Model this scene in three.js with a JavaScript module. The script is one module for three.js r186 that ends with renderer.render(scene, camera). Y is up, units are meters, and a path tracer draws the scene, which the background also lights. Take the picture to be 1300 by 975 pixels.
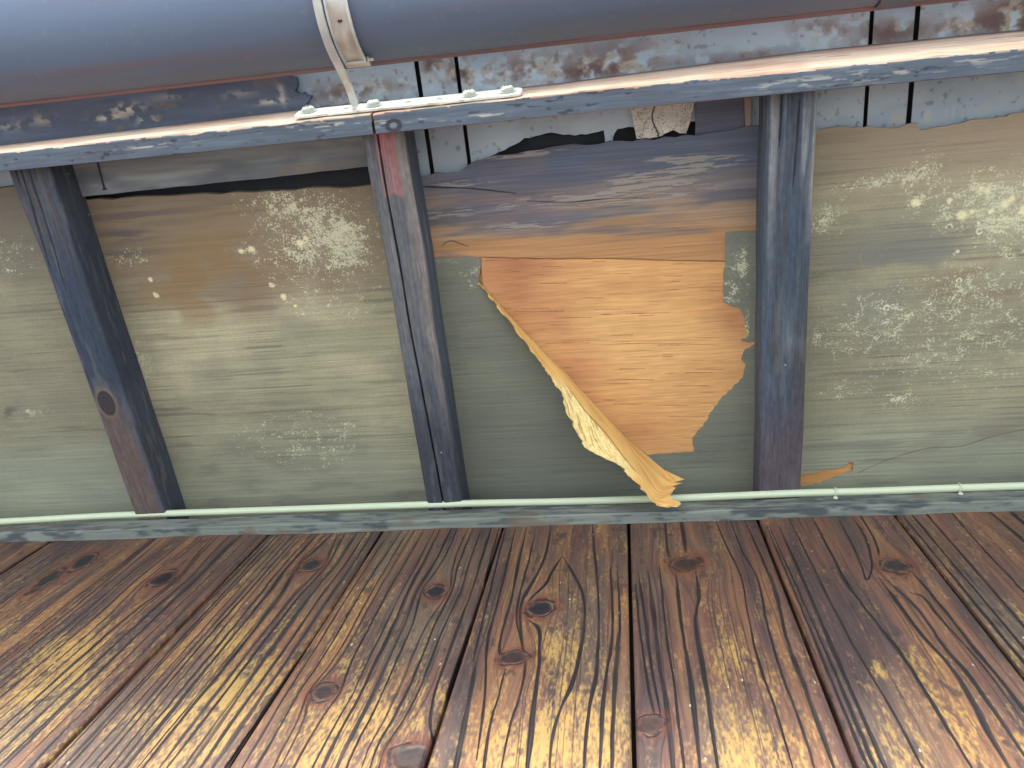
import * as THREE from 'three';
import { RoundedBoxGeometry } from 'three/addons/geometries/RoundedBoxGeometry.js';
import { mergeGeometries } from 'three/addons/utils/BufferGeometryUtils.js';

// ---------------------------------------------------------------- camera, sky, sun, exposure
// The wall face is the plane z = 0, outdoors is +z; the person stands below the eave and looks up.
const RAD = Math.PI / 180;
const scene = new THREE.Scene();
const camera = new THREE.PerspectiveCamera(48.55, 4 / 3, 0.02, 300);
camera.position.set(0, 1.6, 0.3936);
camera.rotation.order = 'YXZ';
camera.rotation.set(74.28 * RAD, 30.79 * RAD, 26.70 * RAD);
scene.add(camera);

{ // bright, thinly overcast sky: even white veil, slightly bluer overhead
  const w = 64, h = 32, d = new Float32Array(w * h * 4);
  for (let j = 0; j < h; j++) for (let i = 0; i < w; i++) {
    const el = ((j + 0.5) / h - 0.5) * Math.PI, up = Math.max(0, Math.sin(el)), k = (j * w + i) * 4;
    d[k] = 0.90 - 0.14 * up; d[k + 1] = 1.00 - 0.06 * up; d[k + 2] = 1.12 + 0.06 * up; d[k + 3] = 1;
  }
  const sky = new THREE.DataTexture(d, w, h, THREE.RGBAFormat, THREE.FloatType);
  sky.mapping = THREE.EquirectangularReflectionMapping; sky.magFilter = sky.minFilter = THREE.LinearFilter; sky.needsUpdate = true;
  scene.background = sky; scene.environment = sky;
}
const sun = new THREE.DirectionalLight(new THREE.Color(1.0, 0.93, 0.82), 1.5);
sun.position.set(-1.2, 4.3, 4.6); sun.target.position.set(0, 2.2, 0);
sun.castShadow = true; sun.shadow.radius = 30; sun.shadow.mapSize.set(2048, 2048);
Object.assign(sun.shadow.camera, { left: -3, right: 3, top: 3, bottom: -3, near: 0.1, far: 20 });
scene.add(sun, sun.target);

const renderer = new THREE.WebGLRenderer({ antialias: true });
renderer.toneMapping = THREE.LinearToneMapping;
renderer.toneMappingExposure = 5.4;
renderer.outputColorSpace = THREE.SRGBColorSpace;
renderer.shadowMap.enabled = true;

// ---------------------------------------------------------------- small tools
const H = 2.6, SL = 11.65 * RAD;              // height of the roof board above the ground at the wall, slope of the eave
const clamp = (x, a = 0, b = 1) => Math.min(b, Math.max(a, x));
const sstep = (a, b, x) => { const t = clamp((x - a) / (b - a)); return t * t * (3 - 2 * t); };
const lerp = (a, b, t) => a + (b - a) * t;
function rng(seed) { let s = seed >>> 0; return () => { s = (s + 0x6D2B79F5) >>> 0; let t = Math.imul(s ^ (s >>> 15), 1 | s); t = (t + Math.imul(t ^ (t >>> 7), 61 | t)) ^ t; return ((t ^ (t >>> 14)) >>> 0) / 4294967296; }; }
function hash(ix, iy, s) { let h = Math.imul(ix, 374761393) ^ Math.imul(iy, 668265263) ^ Math.imul(s, 1442695041); h = Math.imul(h ^ (h >>> 13), 1274126177); h = Math.imul(h ^ (h >>> 15), 2246822519); return ((h ^ (h >>> 16)) >>> 0) / 4294967296; }
function vn(x, y, s = 0) {                     // value noise 0..1
  const ix = Math.floor(x), iy = Math.floor(y); let fx = x - ix, fy = y - iy;
  fx = fx * fx * (3 - 2 * fx); fy = fy * fy * (3 - 2 * fy);
  const a = hash(ix, iy, s), b = hash(ix + 1, iy, s), c = hash(ix, iy + 1, s), d = hash(ix + 1, iy + 1, s);
  return a + (b - a) * fx + (c - a) * fy + (a - b - c + d) * fx * fy;
}
function fbm(x, y, o = 4, s = 0) { let v = 0, a = 0.5, t = 0; for (let i = 0; i < o; i++) { v += a * vn(x, y, s + i * 17); t += a; x = x * 2.03 + 3.1; y = y * 2.03 + 1.7; a *= 0.5; } return v / t; }
function mix(c, d, t) { c[0] += (d[0] - c[0]) * t; c[1] += (d[1] - c[1]) * t; c[2] += (d[2] - c[2]) * t; }
const mul = (c, k) => { c[0] *= k; c[1] *= k; c[2] *= k; };
function blobs(list, x, y) { let s = 0; for (const b of list) { const dx = (x - b[0]) / b[2], dy = (y - b[1]) / b[3]; const q = dx * dx + dy * dy; if (q < 6) s += b[4] * Math.exp(-q); } return s; }
// lines drawn in metres into a buffer of the texture's size
function strokes(ext, ppm, lines) {
  const [x0, x1, y0, y1] = ext, w = Math.round((x1 - x0) * ppm), h = Math.round((y1 - y0) * ppm), buf = new Float32Array(w * h);
  lines.forEach((L, li) => {
    const pts = L.p, wd = L.w, st = L.s ?? 1, cv = new THREE.CatmullRomCurve3(pts.map((p) => new THREE.Vector3(p[0], p[1], 0)), false, 'centripetal');
    const n = Math.max(4, Math.ceil(cv.getLength() * ppm * 1.3)), all = cv.getPoints(n);
    for (let i = 0; i <= n; i++) {
      const p = all[i], wv = wd * (0.6 + 0.8 * vn(i / ppm * 16, li * 7.3, 91)) * (L.taper ? Math.sin(Math.PI * clamp(i / n, 0.04, 0.96)) : clamp(Math.min(i, n - i) / n * 7, 0.25, 1)), sv = st * (0.55 + 0.6 * vn(i / ppm * 35, li * 3.1, 92));
      const jx = (vn(i / ppm * 45, li * 5.7, 93) - 0.5) * 0.0007;
      const cx = (p.x + jx - x0) * ppm, cy = (p.y - y0) * ppm, R = Math.max(1, wv * ppm);
      for (let yy = Math.floor(cy - R); yy <= cy + R; yy++) for (let xx = Math.floor(cx - R); xx <= cx + R; xx++) {
        if (xx < 0 || yy < 0 || xx >= w || yy >= h) continue;
        const q = Math.hypot(xx - cx, yy - cy) / R; if (q >= 1) continue;
        const k = yy * w + xx, val = sv * (1 - q * q); if (val > buf[k]) buf[k] = val;
      }
    }
  });
  return buf;
}
function paint(ext, ppm, fn, opt = {}) {       // fn(x, y, out, index): out = r g b (sRGB 0..255), height 0..1; x, y in metres
  const [x0, x1, y0, y1] = ext, w = Math.round((x1 - x0) * ppm), h = Math.round((y1 - y0) * ppm);
  const col = new Uint8Array(w * h * 4), hgt = new Uint8Array(w * h * 4), o = [0, 0, 0, 0.5];
  for (let j = 0; j < h; j++) for (let i = 0; i < w; i++) {
    const k = j * w + i; o[3] = 0.5;
    fn(x0 + (i + 0.5) / ppm, y0 + (j + 0.5) / ppm, o, k);
    for (let c = 0; c < 3; c++) col[k * 4 + c] = clamp(o[c], 0, 255);
    hgt[k * 4] = hgt[k * 4 + 1] = hgt[k * 4 + 2] = clamp(o[3]) * 255; col[k * 4 + 3] = hgt[k * 4 + 3] = 255;
  }
  const make = (data, srgb) => {
    const t = new THREE.DataTexture(data, w, h, THREE.RGBAFormat); t.magFilter = THREE.LinearFilter; t.minFilter = THREE.LinearMipmapLinearFilter; t.generateMipmaps = true;
    t.wrapS = t.wrapT = THREE.MirroredRepeatWrapping; if (srgb) t.colorSpace = THREE.SRGBColorSpace;
    t.repeat.set(1 / (x1 - x0), 1 / (y1 - y0)); t.offset.set(-x0 / (x1 - x0), -y0 / (y1 - y0)); t.needsUpdate = true; return t;
  };
  return new THREE.MeshStandardMaterial({ map: make(col, true), bumpMap: make(hgt, false), bumpScale: opt.bump ?? 0.0012, roughness: opt.rough ?? 0.85, metalness: opt.metal ?? 0 });
}
const plain = (r, g, b, rough = 0.7, metal = 0) => new THREE.MeshStandardMaterial({ color: new THREE.Color(`rgb(${r},${g},${b})`), roughness: rough, metalness: metal });

const used = {};
function thing(name, label, category, group, eave = false) {
  used[name] = (used[name] ?? -1) + 1;
  const g = new THREE.Group(); g.name = used[name] ? `${name}_${String(used[name]).padStart(3, '0')}` : name;
  g.userData = { label, category }; if (group) g.userData.group = group;
  if (eave) { g.position.set(0, H, 0); g.rotation.x = SL; }      // local x along the wall, local -y = below the roof board, local z = down the slope
  scene.add(g); return g;
}
function part(name, geo, mat, parent, label) {
  const m = new THREE.Mesh(geo, mat); m.name = name; m.castShadow = m.receiveShadow = true; if (label) m.userData.label = label;
  parent.add(m); return m;
}
// uv in metres from two axes of the position
function planarUV(g, a, b) { const p = g.attributes.position, uv = new Float32Array(p.count * 2), get = { x: (i) => p.getX(i), y: (i) => p.getY(i), z: (i) => p.getZ(i) }; for (let i = 0; i < p.count; i++) { uv[i * 2] = get[a](i); uv[i * 2 + 1] = get[b](i); } g.setAttribute('uv', new THREE.BufferAttribute(uv, 2)); return g; }
// a slab with outline in (u, v) of the eave, between n0 and n1 below the roof board
function slab(outline, n0, n1, holes = []) {
  const sh = new THREE.Shape(outline.map(([u, v]) => new THREE.Vector2(u, v)));
  for (const h of holes) sh.holes.push(new THREE.Path(h.map(([u, v]) => new THREE.Vector2(u, v))));
  const g = new THREE.ExtrudeGeometry(sh, { depth: n1 - n0, bevelEnabled: false });
  g.rotateX(Math.PI / 2); g.translate(0, -n0, 0);
  return planarUV(g, 'x', 'z');
}
// break a polyline into ragged short steps
function ragged(pts, step, amp, seed) {
  const out = [], r = rng(seed);
  for (let i = 0; i < pts.length - 1; i++) {
    const [ax, ay] = pts[i], [bx, by] = pts[i + 1], len = Math.hypot(bx - ax, by - ay), n = Math.max(1, Math.round(len / step)), nx = -(by - ay) / (len || 1), ny = (bx - ax) / (len || 1);
    for (let k = 0; k < n; k++) { const t = k / n, o = k ? (r() - 0.5) * 2 * amp : (r() - 0.5) * amp; out.push([ax + (bx - ax) * t + nx * o, ay + (by - ay) * t + ny * o]); }
  }
  out.push(pts[pts.length - 1]); return out;
}
// closed profile swept through stations; place(p, t) -> [x, y, z]; uv = (length round the profile, length along)
function sweep(prof, ts, place, smooth = false) {
  const n = prof.length, pos = [], uv = [], per = [0];
  for (let i = 0; i < n; i++) { const a = prof[i], b = prof[(i + 1) % n]; per.push(per[i] + Math.hypot(b[0] - a[0], b[1] - a[1])); }
  const tri = (a, b, c, ua, ub, uc) => { pos.push(...a, ...b, ...c); uv.push(...ua, ...ub, ...uc); };
  for (let j = 0; j < ts.length - 1; j++) for (let i = 0; i < n; i++) {
    const a = place(prof[i], ts[j], i), b = place(prof[(i + 1) % n], ts[j], (i + 1) % n), c = place(prof[(i + 1) % n], ts[j + 1], (i + 1) % n), d = place(prof[i], ts[j + 1], i);
    const ua = [per[i], ts[j]], ub = [per[i + 1], ts[j]], uc = [per[i + 1], ts[j + 1]], ud = [per[i], ts[j + 1]];
    tri(a, b, c, ua, ub, uc); tri(a, c, d, ua, uc, ud);
  }
  const tris = THREE.ShapeUtils.triangulateShape(prof.map((p) => new THREE.Vector2(p[0], p[1])), []);
  for (const [e, flip] of [[0, true], [ts.length - 1, false]]) for (const f of tris) {
    const q = (flip ? [f[2], f[1], f[0]] : f), P = q.map((i) => place(prof[i], ts[e], i)), U = q.map((i) => [per[i], ts[e]]);
    tri(P[0], P[1], P[2], U[0], U[1], U[2]);
  }
  const g = new THREE.BufferGeometry();
  g.setAttribute('position', new THREE.Float32BufferAttribute(pos, 3)); g.setAttribute('uv', new THREE.Float32BufferAttribute(uv, 2)); g.computeVertexNormals(); return g;
}
const range = (a, b, n) => Array.from({ length: n + 1 }, (_, i) => a + (b - a) * i / n);

// ---------------------------------------------------------------- the ground
{
  const mat = paint([0, 4, 0, 4], 128, (x, y, o) => { const f = fbm(x * 1.2, y * 1.2, 4, 5), g = vn(x * 60, y * 60, 8); const b = 168 + 26 * f + 22 * (g - 0.5); o[0] = b; o[1] = b; o[2] = b * 0.99; o[3] = g; }, { rough: 0.95, bump: 0.003 });
  const g = planarUV(new THREE.PlaneGeometry(160, 160).rotateX(-Math.PI / 2), 'x', 'z');
  const m = part('ground', g, mat, scene); m.userData = { kind: 'structure', label: 'pale concrete yard below the eave', category: 'ground' };
}

// ---------------------------------------------------------------- the wall of upright cedar boards
const SEAM = -0.0125, BW = 0.1455, YTOP = 2.544;
const grain = {
  [-1]: { lines: [[[-0.154, 2.517], [-0.151, 2.405], [-0.148, 2.301], [-0.146, 2.233]], [[-0.143, 2.523], [-0.140, 2.404], [-0.139, 2.324], [-0.138, 2.266], [-0.128, 2.183], [-0.122, 2.108]], [[-0.130, 2.522], [-0.128, 2.404], [-0.126, 2.339], [-0.127, 2.291], [-0.125, 2.249], [-0.117, 2.233]], [[-0.118, 2.514], [-0.118, 2.415], [-0.119, 2.349], [-0.116, 2.300], [-0.109, 2.269], [-0.101, 2.233], [-0.100, 2.183], [-0.103, 2.151], [-0.103, 2.06]], [[-0.102, 2.54], [-0.101, 2.438], [-0.110, 2.369], [-0.115, 2.338], [-0.113, 2.300], [-0.104, 2.248]], [[-0.083, 2.434], [-0.091, 2.396], [-0.096, 2.369], [-0.105, 2.348], [-0.110, 2.333]], [[-0.083, 2.434], [-0.070, 2.395], [-0.058, 2.351], [-0.054, 2.307], [-0.055, 2.256], [-0.060, 2.199], [-0.066, 2.170], [-0.070, 2.136], [-0.069, 2.06]], [[-0.104, 2.300], [-0.095, 2.286], [-0.090, 2.248], [-0.088, 2.200], [-0.087, 2.151], [-0.084, 2.06]], [[-0.055, 2.54], [-0.049, 2.442], [-0.044, 2.372], [-0.041, 2.298], [-0.041, 2.217], [-0.046, 2.151], [-0.046, 2.06]], [[-0.032, 2.410], [-0.029, 2.321], [-0.029, 2.263], [-0.034, 2.199], [-0.036, 2.06]], [[-0.025, 2.398], [-0.022, 2.297], [-0.025, 2.232], [-0.027, 2.151], [-0.028, 2.06]], [[-0.116, 2.222], [-0.117, 2.183], [-0.118, 2.151], [-0.113, 2.06]], [[-0.143, 2.233], [-0.138, 2.151], [-0.134, 2.06]]],
    knots: [[-0.096, 2.322, 0.0125, 0.017, 1], [-0.111, 2.239, 0.012, 0.011, 0.45]], flecks: [[-0.075, 2.25, 0.02, 0.05, 0.8], [-0.06, 2.13, 0.03, 0.07, 1.1], [-0.105, 2.12, 0.03, 0.05, 0.9], [-0.03, 2.14, 0.02, 0.07, 0.7]] },
  0: { lines: [[[-0.007, 2.370], [-0.004, 2.275], [0.000, 2.199], [0.004, 2.157]], [[-0.004, 2.397], [0.001, 2.297], [0.003, 2.231], [0.008, 2.163]], [[0.006, 2.397], [0.009, 2.283], [0.010, 2.231], [0.013, 2.169], [0.014, 2.06]], [[0.018, 2.408], [0.018, 2.274], [0.020, 2.199], [0.021, 2.06]], [[0.030, 2.54], [0.028, 2.443], [0.029, 2.425]], [[0.047, 2.54], [0.047, 2.467], [0.046, 2.436]], [[0.033, 2.391], [0.032, 2.291], [0.033, 2.199], [0.031, 2.06]], [[0.053, 2.390], [0.051, 2.335], [0.045, 2.301], [0.044, 2.242], [0.044, 2.180], [0.042, 2.06]], [[0.084, 2.54], [0.090, 2.444], [0.095, 2.382], [0.091, 2.300], [0.089, 2.232], [0.091, 2.176], [0.092, 2.06]], [[0.101, 2.54], [0.104, 2.436], [0.110, 2.374], [0.105, 2.289], [0.104, 2.211], [0.106, 2.150], [0.105, 2.06]], [[0.116, 2.54], [0.121, 2.428], [0.122, 2.343], [0.117, 2.259], [0.118, 2.191], [0.118, 2.06]]],
    knots: [[0.046, 2.409, 0.019, 0.016, 0.6], [0.000, 2.151, 0.011, 0.012, 0.3]], flecks: [[0.07, 2.23, 0.022, 0.06, 0.8], [0.065, 2.11, 0.03, 0.06, 1.1], [0.11, 2.1, 0.02, 0.05, 0.7], [0.005, 2.08, 0.01, 0.03, 0.8]] },
  1: { lines: [[[0.141, 2.495], [0.143, 2.343], [0.144, 2.198], [0.144, 2.06]], [[0.151, 2.494], [0.151, 2.342], [0.150, 2.198], [0.150, 2.06]], [[0.138, 2.496], [0.139, 2.343], [0.139, 2.198], [0.140, 2.06]], [[0.165, 2.54], [0.166, 2.384], [0.166, 2.314], [0.168, 2.240], [0.172, 2.161], [0.173, 2.06]], [[0.191, 2.54], [0.189, 2.423], [0.189, 2.352], [0.195, 2.287], [0.200, 2.239], [0.202, 2.182], [0.203, 2.06]], [[0.218, 2.54], [0.214, 2.443], [0.210, 2.389], [0.208, 2.364], [0.217, 2.382], [0.225, 2.414], [0.232, 2.465], [0.231, 2.54]], [[0.220, 2.369], [0.222, 2.322], [0.225, 2.266], [0.231, 2.217], [0.230, 2.175], [0.227, 2.134], [0.225, 2.06]], [[0.226, 2.363], [0.236, 2.301], [0.236, 2.252], [0.240, 2.201], [0.239, 2.06]], [[0.238, 2.339], [0.246, 2.333], [0.248, 2.300], [0.252, 2.256], [0.255, 2.217], [0.253, 2.06]], [[0.253, 2.380], [0.255, 2.344], [0.257, 2.290], [0.258, 2.243], [0.260, 2.197], [0.260, 2.06]], [[0.242, 2.54], [0.239, 2.449], [0.233, 2.414]]],
    knots: [[0.242, 2.393, 0.014, 0.016, 0.65]], flecks: [[0.212, 2.17, 0.018, 0.06, 0.8], [0.177, 2.214, 0.006, 0.014, 1.6], [0.16, 2.11, 0.02, 0.05, 0.8], [0.25, 2.12, 0.02, 0.05, 0.6]] },
  2: { lines: [[[0.286, 2.54], [0.286, 2.425], [0.286, 2.342], [0.287, 2.06]], [[0.296, 2.54], [0.295, 2.424], [0.295, 2.348], [0.294, 2.06]], [[0.311, 2.54], [0.310, 2.416], [0.307, 2.06]], [[0.338, 2.54], [0.334, 2.436], [0.333, 2.06]], [[0.374, 2.54], [0.378, 2.440], [0.375, 2.2]], [[0.396, 2.54], [0.398, 2.3]]], knots: [], flecks: [[0.32, 2.25, 0.02, 0.06, 0.6]] },
  [-2]: { auto: 15, knots: [[-0.171, 2.112, 0.016, 0.016, 0.5], [-0.205, 2.36, 0.012, 0.016, 0.9], [-0.262, 2.19, 0.010, 0.012, 0.5]], flecks: [[-0.22, 2.15, 0.06, 0.08, 1.0], [-0.27, 2.3, 0.03, 0.07, 0.6]] },
  [-3]: { auto: 18, knots: [[-0.36, 2.43, 0.013, 0.018, 0.8]], flecks: [[-0.35, 2.17, 0.05, 0.08, 1.1], [-0.4, 2.3, 0.03, 0.06, 0.6]] },
  [-4]: { soft: 0.75, auto: 14, knots: [[-0.52, 2.40, 0.014, 0.02, 0.9]], flecks: [[-0.5, 2.2, 0.05, 0.08, 1.0], [-0.55, 2.26, 0.03, 0.05, 0.8]] },
  [-5]: { soft: 0.5, auto: 11, knots: [[-0.650, 2.455, 0.012, 0.026, 1], [-0.665, 2.41, 0.010, 0.03, 0.8]], flecks: [[-0.64, 2.28, 0.05, 0.06, 0.7], [-0.7, 2.36, 0.03, 0.05, 0.5]] },
  [-6]: { soft: 0.5, auto: 9, knots: [[-0.80, 2.30, 0.012, 0.02, 0.8]], flecks: [[-0.78, 2.35, 0.04, 0.05, 0.5]] },
};
function boardMaterial(k) {
  const G = grain[k], x0 = SEAM + k * BW, ext = [x0 - 0.004, x0 + BW + 0.004, 2.04, 2.56], ppm = 2600, r = rng(500 + k * 31), push = (x, y) => { let d = 0; for (const [kx, ky, rx, ry] of G.knots) { const e = Math.exp(-Math.pow((y - ky) / (ry * 2.6), 2)), t = (x - kx) / rx; d += (t < 0 ? -1 : 1) * rx * 0.95 * e * Math.exp(-Math.abs(t) * 0.75); } return d; };
  const list = [];
  if (G.lines) for (const p of G.lines) list.push({ p, w: 0.0010 + 0.0013 * r(), s: 0.95 + 0.35 * r() });
  const nAuto = G.auto ?? 0, faint = G.auto ? 10 : 16;
  for (let i = 0; i < nAuto + faint; i++) {
    const isFaint = i >= nAuto, bx = isFaint ? x0 + BW * r() : x0 + BW * (i + 0.2 + 0.6 * r()) / nAuto, ph = r() * 9, am = 0.002 + 0.003 * r(), p = [];
    for (let y = 2.05; y < 2.56; y += 0.035) { let x = bx + am * (fbm(ph, y * 4, 2, 33) - 0.5) * 2 + 0.006 * (vn(bx * 30, y * 3, k + 60) - 0.5); x += push(x, y); p.push([x, y]); }
    const a = isFaint ? Math.floor(r() * 5) : 0, b = isFaint ? p.length - Math.floor(r() * 5) : p.length;
    list.push({ p: p.slice(a, b), w: isFaint ? 0.0007 : 0.0008 + 0.0013 * r(), s: (isFaint ? 0.3 : 0.6 + 0.5 * r()) * (G.soft ?? 1), taper: isFaint });
  }
  const buf = strokes(ext, ppm, list), tone = r() * 0.5;
  return paint(ext, ppm, (x, y, o, i) => {
    const g = buf[i], q = x + push(x, y) * -1;
    const st = fbm(q * 70, y * 3.5, 3, k + 11), fine = vn(q * 900, y * 30, k + 14), fine2 = vn(q * 420, y * 14, k + 15), pat = fbm(x * 18, y * 7, 4, k + 16);
    o[0] = 92; o[1] = 64; o[2] = 54;
    mix(o, [68, 52, 50], sstep(0.48, 0.72, st)); mix(o, [122, 84, 56], sstep(0.5, 0.22, st) * 0.8);
    mix(o, [90, 74, 62], sstep(0.45, 0.75, pat) * (0.5 + tone));
    mul(o, 0.82 + 0.2 * fine + 0.16 * fine2);
    // worn patches where the finish is gone and yellow wood shows through as flakes
    const wear = blobs(G.flecks, x, y) + 0.6 * (fbm(x * 13, y * 4.5, 3, k + 21) - 0.80);
    const fl = fbm(x * 700, y * 210, 3, 71) * 0.62 + fbm(x * 150, y * 26, 2, 72) * 0.38;
    mix(o, [172, 136, 72], sstep(0.72, 0.30, fl + (0.6 - wear) * 0.30) * 0.85 * (1 - clamp(g * 1.4)));
    // dark specks and grime
    mix(o, [52, 44, 42], sstep(0.70, 0.80, fbm(x * 120, y * 60, 3, k + 25)) * 0.6);
    // grooves between the raised grain
    mix(o, [58, 38, 34], clamp(g * 1.8) * 0.5); mix(o, [26, 22, 25], clamp(g * 1.15));
    let hh = 0.62 - 0.55 * g + 0.1 * (fine - 0.5) + 0.12 * (st - 0.5);
    for (const [kx, ky, rx, ry, dk] of G.knots) {
      const a = (x - kx) / rx, b = (y - ky) / ry, d = Math.hypot(a, b) * (1 + 0.7 * (fbm(x * 75, y * 75, 3, 44 + Math.round(kx * 900)) - 0.5));
      if (d < 1.9) {
        const halo = sstep(1.9, 1.0, d); mix(o, [96, 48, 34], halo * 0.6);
        if (d < 1.05) { const rings = fbm(x * 420, y * 300, 3, 4); mix(o, [82, 50, 40], sstep(1.05, 0.85, d)); mix(o, [38, 29, 30], sstep(0.45, 0.65, rings) * 0.7 * sstep(1.05, 0.9, d)); mix(o, [24, 25, 29], sstep(0.8, 0.45, d) * dk); hh = 0.7 - 0.5 * sstep(0.8, 0.5, d) * dk; }
        { const e = sstep(0.16, 0.02, Math.abs(d - 1.0)) * sstep(0.3, 0.6, fbm(x * 160, y * 110, 2, 45)); mix(o, [28, 23, 25], e * 0.8); hh -= 0.3 * e; }
        if (dk > 0.4) mix(o, [126, 112, 94], sstep(0.12, 0.03, Math.abs(d - 0.86)) * sstep(0.35, 0.6, fbm(x * 130, y * 130, 2, 46)) * 0.6 * dk);
      }
    }
    // stray white specks
    const sx = Math.floor(x * 240), sy = Math.floor(y * 120); if (hash(sx, sy, 777) > 0.998) { const cx = (sx + 0.3 + 0.4 * hash(sx, sy, 5)) / 240, cy = (sy + 0.3 + 0.4 * hash(sx, sy, 6)) / 120; if (Math.hypot(x - cx, (y - cy) * 0.45) < 0.0004 + 0.0006 * vn(x * 1800, y * 900, 8)) mix(o, [205, 190, 168], 0.8); }
    o[3] = hh;
  }, { rough: 0.5, bump: 0.0022 });
}
{
  const wall = thing('wooden_wall', 'wall of upright reddish brown cedar boards with raised grain and knots', 'wall');
  const shared = boardMaterial(-4); const boardMat = {};
  const backing = part('backing', new THREE.BoxGeometry(4.6, 2.6, 0.02).translate(-0.05, 1.3, -0.034), plain(28, 24, 22, 0.95), wall);
  for (let k = -15; k <= 14; k++) {
    const x0 = SEAM + k * BW, r = rng(900 + k), gap = 0.0022 + 0.0012 * r(), mat = grain[k] ? (k === -4 ? shared : boardMaterial(k)) : shared;
    const w = BW - gap, c = 0.0025, t = 0.017, dz = (r() - 0.5) * 0.002, prof = [[0, -t], [w, -t], [w, -c], [w - c * 0.4, -c * 0.35], [w - c, 0], [w * 0.5, 0.0012], [c, 0], [c * 0.4, -c * 0.35], [0, -c]];
    const g = sweep(prof, range(0.02, YTOP, 18), ([px, pz], y) => { const wob = (vn(y * 4, k, 3) - 0.5) * 0.0016; return [px + gap / 2 + (px < w / 2 ? wob * 0.6 : -wob * 0.4), y, pz + dz]; });
    // profile runs counter to the sweep, so turn the faces outwards
    const p = g.attributes.position; for (let i = 0; i < p.count; i += 3) { const a = [p.getX(i + 1), p.getY(i + 1), p.getZ(i + 1)]; p.setXYZ(i + 1, p.getX(i + 2), p.getY(i + 2), p.getZ(i + 2)); p.setXYZ(i + 2, ...a); }
    g.translate(x0, 0, 0); planarUV(g, 'x', 'y'); g.computeVertexNormals();
    part('plank', g, mat, wall);
  }
}

// ---------------------------------------------------------------- trim along the top of the wall, and the cable on it
{
  const ext = [0, 0.1, -1, 1], mat = paint([0, 0.09, -1, 1], 1000, (p, x, o) => {
    const s = fbm(x * 14, p * 260, 4, 210), m = 0.6 * fbm(x * 46, p * 200, 4, 211) + 0.4 * fbm(x * 5, p * 20, 3, 214); o[0] = 112; o[1] = 116; o[2] = 106; mul(o, 0.8 + 0.35 * s);
    mix(o, [58, 62, 64], sstep(0.46, 0.66, m) * 0.85); mix(o, [96, 78, 62], sstep(0.6, 0.75, fbm(x * 22, p * 60, 3, 213)) * 0.5); o[3] = 0.5 + 0.5 * (s - m * 0.6);
  }, { bump: 0.0015 });
  const t = thing('wall_trim', 'narrow grey weathered wooden trim strip running along the top of the wall', 'trim');
  const prof = [[0.0, 0.917], [0.0115, 0.917], [0.013, 0.9185], [0.013, 0.9455], [0.0115, 0.947], [0.0, 0.947]];
  const g = sweep(prof, range(-2.2, 2.1, 120), ([z, y], x) => [x, 1.6 + y + (vn(x * 3, 1, 6) - 0.5) * 0.0015, z + (vn(x * 25, y * 40, 7) - 0.5) * 0.0014 * (z > 0.005 ? 1 : 0)]);
  part('strip', g, mat, t);
  const c = thing('cable', 'thin pale green grey electric cable clipped along the wall trim', 'cable');
  const pts = []; const off = [[-2.2, 0], [-0.86, 0.0005], [-0.83, 0], [-0.67, 0.006], [-0.5, 0.006], [-0.2, 0.0045], [-0.1, 0.001], [0.05, -0.001], [0.18, 0.001], [0.27, -0.0005], [0.36, 0.0], [0.45, -0.001], [2.1, 0]];
  for (const [x, dy] of off) pts.push(new THREE.Vector3(x, 2.5467 + dy, 0.0175 + Math.abs(dy) * 0.1));
  const cable = paint([0, 1, 0, 1], 256, (x, y, o) => { const f = fbm(x * 60, y * 20, 3, 9); o[0] = 176 + 14 * f; o[1] = 182 + 14 * f; o[2] = 150 + 16 * f; o[3] = f; }, { rough: 0.55, bump: 0.0002 });
  part('sheath', new THREE.TubeGeometry(new THREE.CatmullRomCurve3(pts), 300, 0.0044, 10), cable, c);
  for (const [x, col] of [[-0.835, 'rust'], [0.355, 'wire'], [0.222, 'wire']]) {
    const a = new THREE.TorusGeometry(0.0052, 0.0007, 6, 20).rotateY(Math.PI / 2 + 0.12).translate(x, 2.5469, 0.0176), b = new THREE.CylinderGeometry(0.0022, 0.0026, 0.0016, 10).rotateX(Math.PI / 2).translate(x - 0.001, 2.5390, 0.0142);
    part('clip', mergeGeometries([a.toNonIndexed(), b.toNonIndexed()]), col === 'rust' ? plain(150, 112, 88, 0.8) : plain(190, 188, 165, 0.6), c);
  }
}

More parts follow.
